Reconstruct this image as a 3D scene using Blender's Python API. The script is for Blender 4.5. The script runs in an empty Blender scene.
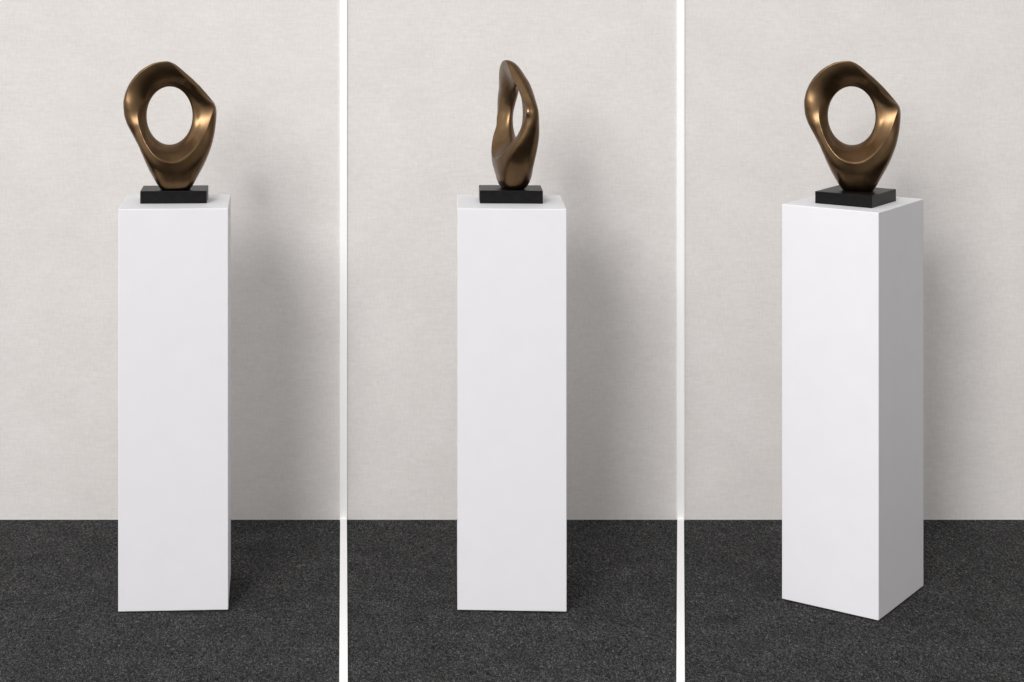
import bpy, bmesh, math, random
from mathutils import Vector, Matrix
import bisect

scene = bpy.context.scene
col = scene.collection

# ------------------------------------------------------------------ helpers
def link(name, me, mat=None, parent=None):
    o = bpy.data.objects.new(name, me)
    col.objects.link(o)
    if mat: me.materials.append(mat)
    if parent: o.parent = parent
    return o

def tag(o, label=None, cat=None, group=None, kind=None):
    if label: o['label'] = label
    if cat: o['category'] = cat
    if group: o['group'] = group
    if kind: o['kind'] = kind
    return o

def box_mesh(name, x0, x1, y0, y1, z0, z1, bevel=0.0, seg=2):
    bm = bmesh.new()
    bmesh.ops.create_cube(bm, size=1)
    for v in bm.verts:
        v.co = Vector((x0 + (v.co.x + .5) * (x1 - x0), y0 + (v.co.y + .5) * (y1 - y0), z0 + (v.co.z + .5) * (z1 - z0)))
    if bevel:
        bmesh.ops.bevel(bm, geom=bm.edges[:], offset=bevel, segments=seg, profile=0.5, affect='EDGES')
    me = bpy.data.meshes.new(name)
    bm.to_mesh(me); bm.free()
    return me

def new_mat(name):
    m = bpy.data.materials.new(name); m.use_nodes = True
    nt = m.node_tree
    return m, nt, nt.nodes['Principled BSDF']

def node(nt, t, **kw):
    n = nt.nodes.new(t)
    for k, v in kw.items():
        if k in n.inputs: n.inputs[k].default_value = v
        else: setattr(n, k, v)
    return n

def ramp(nt, fac, stops):
    r = nt.nodes.new('ShaderNodeValToRGB')
    e = r.color_ramp.elements
    while len(e) < len(stops): e.new(0.5)
    for el, (p, c) in zip(e, stops):
        el.position = p; el.color = (*c, 1)
    nt.links.new(fac, r.inputs['Fac'])
    return r

def bump(nt, height, bsdf, strength, dist):
    b = node(nt, 'ShaderNodeBump'); b.inputs['Strength'].default_value = strength; b.inputs['Distance'].default_value = dist
    nt.links.new(height, b.inputs['Height']); nt.links.new(b.outputs['Normal'], bsdf.inputs['Normal'])
    return b

# ------------------------------------------------------------------ materials
def mat_wall():
    m, nt, b = new_mat('woven_wallcovering')
    tc = node(nt, 'ShaderNodeTexCoord')
    mp = node(nt, 'ShaderNodeMapping'); mp.inputs['Scale'].default_value = (36, 36, 170)
    nt.links.new(tc.outputs['Object'], mp.inputs['Vector'])
    n1 = node(nt, 'ShaderNodeTexNoise', Scale=1.0, Detail=3.0); nt.links.new(mp.outputs['Vector'], n1.inputs['Vector'])
    mp2 = node(nt, 'ShaderNodeMapping'); mp2.inputs['Scale'].default_value = (170, 170, 40)
    nt.links.new(tc.outputs['Object'], mp2.inputs['Vector'])
    n2 = node(nt, 'ShaderNodeTexNoise', Scale=1.0, Detail=3.0); nt.links.new(mp2.outputs['Vector'], n2.inputs['Vector'])
    n3 = node(nt, 'ShaderNodeTexNoise', Scale=7.0, Detail=4.0); nt.links.new(tc.outputs['Object'], n3.inputs['Vector'])
    a = node(nt, 'ShaderNodeMath', operation='ADD'); nt.links.new(n1.outputs['Fac'], a.inputs[0]); nt.links.new(n2.outputs['Fac'], a.inputs[1])
    h = node(nt, 'ShaderNodeMath', operation='MULTIPLY'); nt.links.new(a.outputs[0], h.inputs[0]); h.inputs[1].default_value = .5
    mx = node(nt, 'ShaderNodeMath', operation='MULTIPLY_ADD'); nt.links.new(n3.outputs['Fac'], mx.inputs[0]); mx.inputs[1].default_value = .35
    nt.links.new(h.outputs[0], mx.inputs[2])
    r = ramp(nt, mx.outputs[0], [(.40, (.642, .614, .592)), (.94, (.766, .738, .719))])
    nt.links.new(r.outputs['Color'], b.inputs['Base Color'])
    b.inputs['Roughness'].default_value = .95; b.inputs['Specular IOR Level'].default_value = .1
    bump(nt, h.outputs[0], b, .45, .0012)
    return m

def mat_carpet():
    m, nt, b = new_mat('charcoal_loop_carpet')
    tc = node(nt, 'ShaderNodeTexCoord')
    mp = node(nt, 'ShaderNodeMapping'); mp.inputs['Scale'].default_value = (1, .5, 1); nt.links.new(tc.outputs['Object'], mp.inputs['Vector'])
    n0 = node(nt, 'ShaderNodeTexNoise', Scale=90.0, Detail=2.0); nt.links.new(mp.outputs['Vector'], n0.inputs['Vector'])
    w = node(nt, 'ShaderNodeMixRGB', blend_type='LINEAR_LIGHT'); w.inputs['Fac'].default_value = .012
    nt.links.new(mp.outputs['Vector'], w.inputs['Color1']); nt.links.new(n0.outputs['Color'], w.inputs['Color2'])
    v = node(nt, 'ShaderNodeTexVoronoi', Scale=190.0); v.feature = 'F1'; nt.links.new(w.outputs['Color'], v.inputs['Vector'])
    n1 = node(nt, 'ShaderNodeTexNoise', Scale=270.0, Detail=4.0, Roughness=.7); nt.links.new(w.outputs['Color'], n1.inputs['Vector'])
    n2 = node(nt, 'ShaderNodeTexNoise', Scale=9.0, Detail=3.0); nt.links.new(tc.outputs['Object'], n2.inputs['Vector'])
    s = node(nt, 'ShaderNodeMath', operation='SUBTRACT'); nt.links.new(n1.outputs['Fac'], s.inputs[0])
    vm = node(nt, 'ShaderNodeMath', operation='MULTIPLY'); nt.links.new(v.outputs['Distance'], vm.inputs[0]); vm.inputs[1].default_value = .35
    nt.links.new(vm.outputs[0], s.inputs[1])
    a = node(nt, 'ShaderNodeMath', operation='MULTIPLY_ADD'); nt.links.new(n2.outputs['Fac'], a.inputs[0]); a.inputs[1].default_value = .12
    nt.links.new(s.outputs[0], a.inputs[2])
    r = ramp(nt, a.outputs[0], CARPET)
    nt.links.new(r.outputs['Color'], b.inputs['Base Color'])
    b.inputs['Roughness'].default_value = 1.0; b.inputs['Specular IOR Level'].default_value = .05
    bump(nt, s.outputs[0], b, .6, .003)
    return m
CARPET = [(.2, (.012, .012, .0125)), (.42, (.043, .0425, .043)), (.68, (.20, .198, .198))]

def mat_paint(name, c, rough=.5, spec=.3, mottle=.012):
    m, nt, b = new_mat(name)
    tc = node(nt, 'ShaderNodeTexCoord')
    n = node(nt, 'ShaderNodeTexNoise', Scale=14.0, Detail=3.0); nt.links.new(tc.outputs['Object'], n.inputs['Vector'])
    r = ramp(nt, n.outputs['Fac'], [(.3, tuple(x - mottle for x in c)), (.7, tuple(min(1, x + mottle) for x in c))])
    nt.links.new(r.outputs['Color'], b.inputs['Base Color'])
    b.inputs['Roughness'].default_value = rough; b.inputs['Specular IOR Level'].default_value = spec
    return m

def mat_bronze():
    m, nt, b = new_mat('patinated_bronze')
    tc = node(nt, 'ShaderNodeTexCoord')
    n = node(nt, 'ShaderNodeTexNoise', Scale=18.0, Detail=5.0, Roughness=.6); nt.links.new(tc.outputs['Object'], n.inputs['Vector'])
    r = ramp(nt, n.outputs['Fac'], [(.3, BRONZE[0]), (.7, BRONZE[1])])
    nt.links.new(r.outputs['Color'], b.inputs['Base Color'])
    b.inputs['Metallic'].default_value = 1.0
    n2 = node(nt, 'ShaderNodeTexNoise', Scale=60.0, Detail=3.0); nt.links.new(tc.outputs['Object'], n2.inputs['Vector'])
    r2 = ramp(nt, n2.outputs['Fac'], [(.3, (.285,)*3), (.7, (.325,)*3)])
    nt.links.new(r2.outputs['Color'], b.inputs['Roughness'])
    return m
BRONZE = [(.116, .070, .036), (.160, .100, .053)]

def mat_black():
    m, nt, b = new_mat('black_satin_lacquer')
    tc = node(nt, 'ShaderNodeTexCoord')
    n = node(nt, 'ShaderNodeTexNoise', Scale=90.0, Detail=4.0); nt.links.new(tc.outputs['Object'], n.inputs['Vector'])
    r = ramp(nt, n.outputs['Fac'], [(.3, (.004, .004, .0042)), (.75, (.008, .008, .008))])
    nt.links.new(r.outputs['Color'], b.inputs['Base Color'])
    b.inputs['Roughness'].default_value = .36; b.inputs['Specular IOR Level'].default_value = .13
    return m

M_wall = mat_wall(); M_carpet = mat_carpet()
M_ped = mat_paint('matt_white_plinth_paint', (.765, .757, .785), .55, .25, .008)
M_strip = mat_paint('bright_white_divider_paint', (.97, .97, .97), .6, .2, .003)
M_foot = mat_paint('dark_recessed_foot', (.02, .02, .02), .8, .1, .004)
M_bronze = mat_bronze(); M_black = mat_black()

# ------------------------------------------------------------------ camera
F, XP, YH, CAMH = 1846.4, 367.6, -55.9, 1.8394
cam_d = bpy.data.cameras.new('camera'); cam = bpy.data.objects.new('camera', cam_d); col.objects.link(cam)
cam.location = (0, 0, CAMH); cam.rotation_euler = (math.radians(90), 0, 0)
cam_d.sensor_fit = 'HORIZONTAL'; cam_d.sensor_width = 36.0; cam_d.lens = F * 36.0 / 1024
cam_d.shift_x = (512 - XP) / 1024; cam_d.shift_y = (YH - 341) / 1024
cam_d.clip_end = 60
scene.camera = cam

# ------------------------------------------------------------------ setting
WALL_Y = 5.900
tag(link('floor', box_mesh('floor', -4.5, 5.5, -1.0, WALL_Y + .1, -.06, 0), M_carpet), kind='structure')
tag(link('wall_back', box_mesh('wall_back', -4.5, 5.5, WALL_Y, WALL_Y + .12, 0, 3.2), M_wall), kind='structure')

# gutters between triptych panels, built as a wall batten and a carpet strip
def divider(n, px, wpx):
    sx = (px - XP) / F
    w = wpx / F * WALL_Y
    t = .006
    xw = sx * WALL_Y
    bm = bmesh.new()
    def prism(pts, z0, z1):
        lo = [bm.verts.new((x, y, z0)) for x, y in pts]; hi = [bm.verts.new((x, y, z1)) for x, y in pts]
        k = len(pts)
        bm.faces.new(lo[::-1]); bm.faces.new(hi)
        for i in range(k):
            bm.faces.new((lo[i], lo[(i + 1) % k], hi[(i + 1) % k], hi[i]))
    prism([(xw - w / 2, WALL_Y - t), (xw + w / 2, WALL_Y - t), (xw + w / 2, WALL_Y), (xw - w / 2, WALL_Y)], 0, 3.2)
    me = bpy.data.meshes.new('divider'); bmesh.ops.recalc_face_normals(bm, faces=bm.faces[:]); bm.to_mesh(me); bm.free()
    o = link('trim_%d' % n, me, M_strip); tag(o, 'white wall batten standing in for the gutter between two panels', kind='structure')
    bm = bmesh.new()
    y0, y1 = 3.4, WALL_Y - t
    ws = w * .92
    prism([(sx * y0 - ws / 2, y0), (sx * y0 + ws / 2, y0), (sx * y1 + ws / 2, y1), (sx * y1 - ws / 2, y1)], 0, .005)
    me = bpy.data.meshes.new('floor_strip'); bmesh.ops.recalc_face_normals(bm, faces=bm.faces[:]); bm.to_mesh(me); bm.free()
    o = link('trim_%d' % (n + 2), me, M_strip); tag(o, 'white carpet strip standing in for the gutter between two panels', kind='structure')
divider(1, 343.5, 7.2)
divider(2, 680.6, 7.2)

# ------------------------------------------------------------------ plinths
def plinth(x, y, rz, w, d, h, label):
    foot = .004
    bm_ = box_mesh('plinth', -w / 2, w / 2, -d / 2, d / 2, foot, h, .0022, 3)
    o = link('display_plinth', bm_, M_ped)
    o.location = (x, y, 0); o.rotation_euler = (0, 0, rz)
    for p in bm_.polygons: p.use_smooth = False
    f = link('recessed_foot', box_mesh('foot', -w / 2 + .006, w / 2 - .006, -d / 2 + .006, d / 2 - .006, 0, foot), M_foot, o)
    tag(f, 'dark recessed foot')
    tag(o, label, 'pedestal', 'white display plinths')
    return o
PH = 1.111
P = [(-.5421, 5.2258, .050, .302, .287, 'tall white plinth seen square on, leftmost of three, sculpture facing front on it'),
     (.4038, 5.2252, -.045, .3, .287, 'tall white plinth in the middle bay, carrying the sculpture turned sideways'),
     (1.3756, 5.2282, -.6432, .281, .34, 'tall white plinth turned to show a corner and its grey shaded side')]
for x, y, r, w, d, l in P:
    plinth(x, y, r, w, d, PH, l)

# ------------------------------------------------------------------ sculpture
def spline(xs, ys, x, period=360.0):
    """periodic cubic hermite (finite difference tangents, limited)"""
    n = len(xs)
    x = (x - xs[0]) % period + xs[0]
    i = bisect.bisect_right(xs, x) - 1
    def X(k): return xs[k % n] + period * (k // n)
    def Y(k): return ys[k % n]
    x0, x1 = X(i), X(i + 1); hh = x1 - x0; t = (x - x0) / hh
    def slope(k):
        a = (Y(k) - Y(k - 1)) / (X(k) - X(k - 1)); b = (Y(k + 1) - Y(k)) / (X(k + 1) - X(k))
        ha, hb = X(k) - X(k - 1), X(k + 1) - X(k)
        return (a * hb + b * ha) / (ha + hb)
    m0, m1 = slope(i), slope(i + 1)
    t2, t3 = t * t, t * t * t
    return (2*t3 - 3*t2 + 1) * Y(i) + (t3 - 2*t2 + t) * hh * m0 + (-2*t3 + 3*t2) * Y(i + 1) + (t3 - t2) * hh * m1

def table(rows):
    rows = sorted(rows)
    return [[r[k] for r in rows] for k in range(len(rows[0]))]

# rails around the opening, as seen from the front (unit 0.747 mm, y downwards); depth negative = front
OUTLINE = [(442,290),(441.5,275),(440,261),(434,246),(420,228),(402,206),(376,177),(347,149),(321,127),(300,109),(285,98),(270,90),(255,86),(228,89),(200,96),(173,110),(150,126),(128,149),(110,177),(98,206),(91,238),
    (92,265),(95,292),(105,322),(120,351),(135,379),(149,406),(162,437),(175,468),(190,499),(205,524),(222,549),(238,569),(262,571),(288,571),(312,571),(335,569),(352,548),(366,526),(385,495),(401,465),(415,430),(426,395),(435,352),(440,315)]
RIDGE = [(433,288),(437,275),(437,262),(430,247),(412,232),(391,212),(363,185),(334,159),(307,133),(289,112),(276,98),(266,91),(254,88),(228,91),(202,98),(176,112),(154,128),(133,151),(115,178),(103,207),(96,238),
    (97,264),(103,289),(116,322),(131,352),(146,382),(158,410),(172,440),(188,468),(205,492),(224,508),(245,516),(266,520),(288,521),(310,519),(332,512),(350,500),(368,484),(385,460),(400,432),(413,398),(423,360),(430,320)]
INNER = [(426,288),(433,274),(436,262),(424,247),(404,226),(382,204),(352,176),(326,156),(300,140),(282,128),(265,122),(246,124),(226,131),(208,144),(190,160),(178,178),(168,200),(160,226),(153,256),(148,290),(150,320),(156,345),
    (165,371),(180,401),(200,430),(220,449),(244,461),(270,466),(298,463),(325,449),(350,427),(372,400),(392,368),(408,336),(419,308)]
CX, CY = 265.0, 288.0
def ray_radius(poly, deg):
    u = math.radians(deg); dx, dy = math.cos(u), -math.sin(u); best = None
    for k in range(len(poly)):
        ax, ay = poly[k][0] - CX, poly[k][1] - CY; bx, by = poly[(k + 1) % len(poly)][0] - CX, poly[(k + 1) % len(poly)][1] - CY
        den = dx * (by - ay) - dy * (bx - ax)
        if abs(den) < 1e-9: continue
        t = (ax * (by - ay) - ay * (bx - ax)) / den; q = (ax * dy - ay * dx) / den
        if t > 0 and -1e-6 <= q <= 1 + 1e-6 and (best is None or t > best): best = t
    return best
def rail(poly, win):
    raw = [ray_radius(poly, d) for d in range(360)]
    wts = [math.exp(-.5 * (k / win) ** 2) for k in range(-8, 9)]; tot = sum(wts)
    sm = [sum(raw[(d + k) % 360] * wts[k + 8] for k in range(-8, 9)) / tot for d in range(360)]
    return lambda a: sm[int(a % 360)] * (1 - a % 1) + sm[(int(a % 360) + 1) % 360] * (a % 1)
R_OUT, R_RIDGE, R_INNER = rail(OUTLINE, 1.6), rail(RIDGE, 1.6), rail(INNER, 2.0)
# (angle, depth[, sharpness])
OUT = table([(0,50),(11,52),(20,46),(35,35),(50,28),(65,18),(80,3),(90,-6),(105,-12),(120,-8),(135,2),(150,10),(165,14),(180,15),(195,12),(210,6),(225,0),(240,-6),(255,-16),(264.5,-32),(275,-36),(284,-32),(295,-8),(310,12),(325,28),(340,42)])
R1 = table([(0,22,.5),(11,26,.9),(20,24,.9),(35,14,.9),(50,3,.9),(65,-6,.9),(80,-13,.9),(90,-16,.9),(105,-17,.9),(120,-15,.9),(135,-10,.85),(150,-4,.8),(165,-5,.6),(180,-6,.35),(195,-13,.1),
    (210,-18,0),(225,-31,0),(240,-43,0),(255,-53,0),(270,-56,0),(284,-54,0),(295,-43,0),(310,-32,0),(325,-16,0),(340,4,.1)])
R2 = table([(0,15,1),(11,19,.9),(20,17,.5),(35,11,.1),(50,4,0),(65,-3,0),(80,-8,0),(90,-11,0),(105,-10,0),(120,-7,0),(135,-3,0),(150,-3,.25),(165,-9,.6),(180,-15,.85),(195,-22,.95),
    (210,-28,1),(225,-42,1),(240,-54,1),(255,-63,1),(270,-64,1),(285,-60,1),(300,-49,1),(315,-32,1),(330,-9,1),(345,5,1)])
HOLE_DEPTH = table([(0,27),(30,27),(60,27),(90,27),(120,31),(150,32),(180,28),(210,23),(240,20),(270,20),(300,23),(330,26)])
BACK = table([(0,72,.66,.2),(30,66,.66,.2),(60,57,.66,.2),(80,47,.6,.2),(105,40,.6,.2),(120,36,.6,.2),(135,40,.6,.2),(150,40,.62,.2),(165,38,.66,.2),(180,36,.7,.2),
    (210,38,.72,.22),(240,50,.76,.3),(255,44,.9,.5),(264.5,30,1.0,.62),(275,30,1.0,.62),(284,32,1.0,.62),(295,54,.86,.47),(310,66,.76,.33),(330,74,.68,.22)])
BACK_INNER = table([(0,58),(45,50),(80,44),(110,48),(135,55),(160,49),(180,41),(210,36),(240,44),(255,60),(275,72),(290,72),(310,64),(330,60)])
HC = (265 - 288, 570 - 288)          # opening centre relative to the foot
RX, RY = 86.0, 109.0
def hole_r(u):
    c, s = math.cos(u), math.sin(u)
    return 1 / math.sqrt((c / RX) ** 2 + (s / RY) ** 2) - 3 * s

def section(deg, per):
    u = math.radians(deg)
    h = hole_r(u); hd = spline(*HOLE_DEPTH, deg)
    o_r, o_d = R_OUT(deg), spline(OUT[0], OUT[1], deg)
    a_r, (a_d, a_s) = R_RIDGE(deg), (spline(R1[0], R1[k], deg) for k in (1, 2))
    b_r, (b_d, b_s) = R_INNER(deg), (spline(R2[0], R2[k], deg) for k in (1, 2))
    b_r = min(b_r, a_r - 3.5)
    bk, bf, bi = (spline(BACK[0], BACK[k], deg) for k in (1, 2, 3))
    bid = spline(*BACK_INNER, deg)
    b_rv = sum(R_INNER(deg + k) for k in range(-32, 33, 8)) / 9
    b_av = sum(spline(R2[0], R2[1], deg + k) for k in (-40, -30, -20, -10, 0, 10, 20, 30, 40)) / 9
    pts = [(h, hd, .3),                                            # throat
           (h + (min(b_rv, b_r) - h) * .45, hd + (b_av - hd) * .55 + 5 * max(0, math.cos(u)), 0),   # dished funnel
           (b_r, b_d, b_s),                                         # inner ridge
           (a_r, a_d, a_s),                                         # outer front rim
           (o_r, o_d, 0),                                           # silhouette
           (h + (o_r - h) * bf, bk, 0),                            # back
           (h + (o_r - h) * bi, bid, .2)]         # back inner edge
    n = len(pts); out = []
    for i in range(n):
        p0, p1, p2, p3 = (Vector((pts[(i + k) % n][0], pts[(i + k) % n][1])) for k in (-1, 0, 1, 2))
        s1, s2 = max(0, min(1, pts[i][2])), max(0, min(1, pts[(i + 1) % n][2]))
        L = (p2 - p1).length
        def tan(pa, pb, pc):
            la, lb = max((pb - pa).length, 1e-4), max((pc - pb).length, 1e-4)
            t = (pb - pa) / la * lb + (pc - pb) / lb * la
            return t.normalized() * L if t.length > 1e-6 else (pc - pb)
        ch = p2 - p1
        t1 = tan(p0, p1, p2).lerp(ch, s1); t2 = tan(p1, p2, p3).lerp(ch, s2)
        for k in range(per):
            t = k / per; tt, t3 = t * t, t ** 3
            out.append((2*t3 - 3*tt + 1) * p1 + (t3 - 2*tt + t) * t1 + (-2*t3 + 3*tt) * p2 + (t3 - tt) * t2)
    return out

def ring_mesh(N=360, per=13, unit=.7472e-3):
    bm = bmesh.new(); rings = []
    for i in range(N):
        deg = 360.0 * i / N; u = math.radians(deg)
        ring = []
        for p in section(deg, per):
            x = HC[0] + p.x * math.cos(u); z = HC[1] + p.x * math.sin(u) - .095 * p.y
            ring.append(Vector((x, p.y, z)))
        rings.append(ring)
    K = len(rings[0])
    # light smoothing of the lattice so that the rails blend
    for it in range(2):
        rings = [[rings[i][k] * .6 + (rings[i - 1][k] + rings[(i + 1) % N][k]) * .2 for k in range(K)] for i in range(N)]
    for it in range(2):
        rings = [[rings[i][k] * .7 + (rings[i][k - 1] + rings[i][(k + 1) % K]) * .15 for k in range(K)] for i in range(N)]
    vs = [[bm.verts.new((p.x * unit, p.y * unit, max(p.z, -2) * unit)) for p in r] for r in rings]
    for i in range(N):
        for k in range(K):
            bm.faces.new((vs[i][k], vs[(i + 1) % N][k], vs[(i + 1) % N][(k + 1) % K], vs[i][(k + 1) % K]))
    bmesh.ops.recalc_face_normals(bm, faces=bm.faces[:])
    for f in bm.faces: f.smooth = True
    me = bpy.data.meshes.new('pierced_form'); bm.to_mesh(me); bm.free()
    return me
FORM = ring_mesh()

def sculpture(x, y, z, base_rz, form_rz, bw, bd, bh, scale, label, off=(0, 0)):
    e = bpy.data.objects.new('abstract_sculpture', None); col.objects.link(e)
    e.empty_display_size = .05
    e.location = (x, y, z); e.rotation_euler = (0, 0, base_rz)
    tag(e, label, 'sculpture', 'pierced bronze sculptures on black bases')
    b = link('base', box_mesh('base', -bw / 2, bw / 2, -bd / 2, bd / 2, 0, bh, .0012, 2), M_black, e)
    tag(b, 'black rectangular base')
    f = link('pierced_form', FORM if not FORM.users else FORM, None, e)
    if not FORM.materials: FORM.materials.append(M_bronze)
    f.location = (off[0], off[1], bh); f.rotation_euler = (0, 0, form_rz - base_rz); f.scale = (scale,) * 3
    tag(f, 'bronze pierced form')
    return e
sculpture(-.5476, 5.242, PH, .045, math.radians(6.0), .186, .120, .0355, 1.003,
          'bronze sculpture with its oval opening facing forward, on the leftmost square-on plinth', off=(.0046, -.026))
sculpture(.4058, 5.242, PH, -.04, math.radians(-75 - 4.4), .177, .120, .0365, 1.0,
          'bronze sculpture turned edge on with a narrow slit opening, on the middle plinth', off=(.0035, -.006))
sculpture(1.378, 5.212, PH, -.6432, math.radians(-14.7), .166, .180, .034, 1.01,
          'bronze sculpture with its oval opening facing forward, on the corner-turned plinth', off=(.0075, -.002))

# ------------------------------------------------------------------ light
key_d = bpy.data.lights.new('key_light', 'AREA'); key = bpy.data.objects.new('key_light', key_d); col.objects.link(key)
key_d.shape = 'DISK'; key_d.size = 3.7; key_d.energy = 745; key_d.color = (1, .985, .97)
key.location = (-.54 - .29 * 9, 5.2 - 9, 1.1 + .46 * 9)
key.rotation_euler = (Vector((7.0, 5.3, .6)) - key.location).to_track_quat('-Z', 'Y').to_euler()

# added soft fill all around: brightest from upper left and front, dimmer elsewhere
w = bpy.data.worlds.new('ambient_fill'); scene.world = w; w.use_nodes = True
nt = w.node_tree; bg = nt.nodes['Background']
tc = node(nt, 'ShaderNodeTexCoord')
dp = node(nt, 'ShaderNodeVectorMath', operation='DOT_PRODUCT'); nt.links.new(tc.outputs['Generated'], dp.inputs[0])
dp.inputs[1].default_value = Vector((-.70, -.46, .54)).normalized()
mr = node(nt, 'ShaderNodeMapRange'); nt.links.new(dp.outputs['Value'], mr.inputs['Value'])
mr.inputs['From Min'].default_value = -1; mr.inputs['From Max'].default_value = 1.0
r = ramp(nt, mr.outputs['Result'], [(.25, (.42, .40, .375)), (.62, (.46, .455, .445)), (.80, (.74, .74, .74)), (1, (1.25, 1.25, 1.25))])
nt.links.new(r.outputs['Color'], bg.inputs['Color']); bg.inputs['Strength'].default_value = 1.0

vs = scene.view_settings
vs.view_transform = 'Standard'; vs.look = 'None'; vs.gamma = 1; vs.use_curve_mapping = False; vs.exposure = 0.07
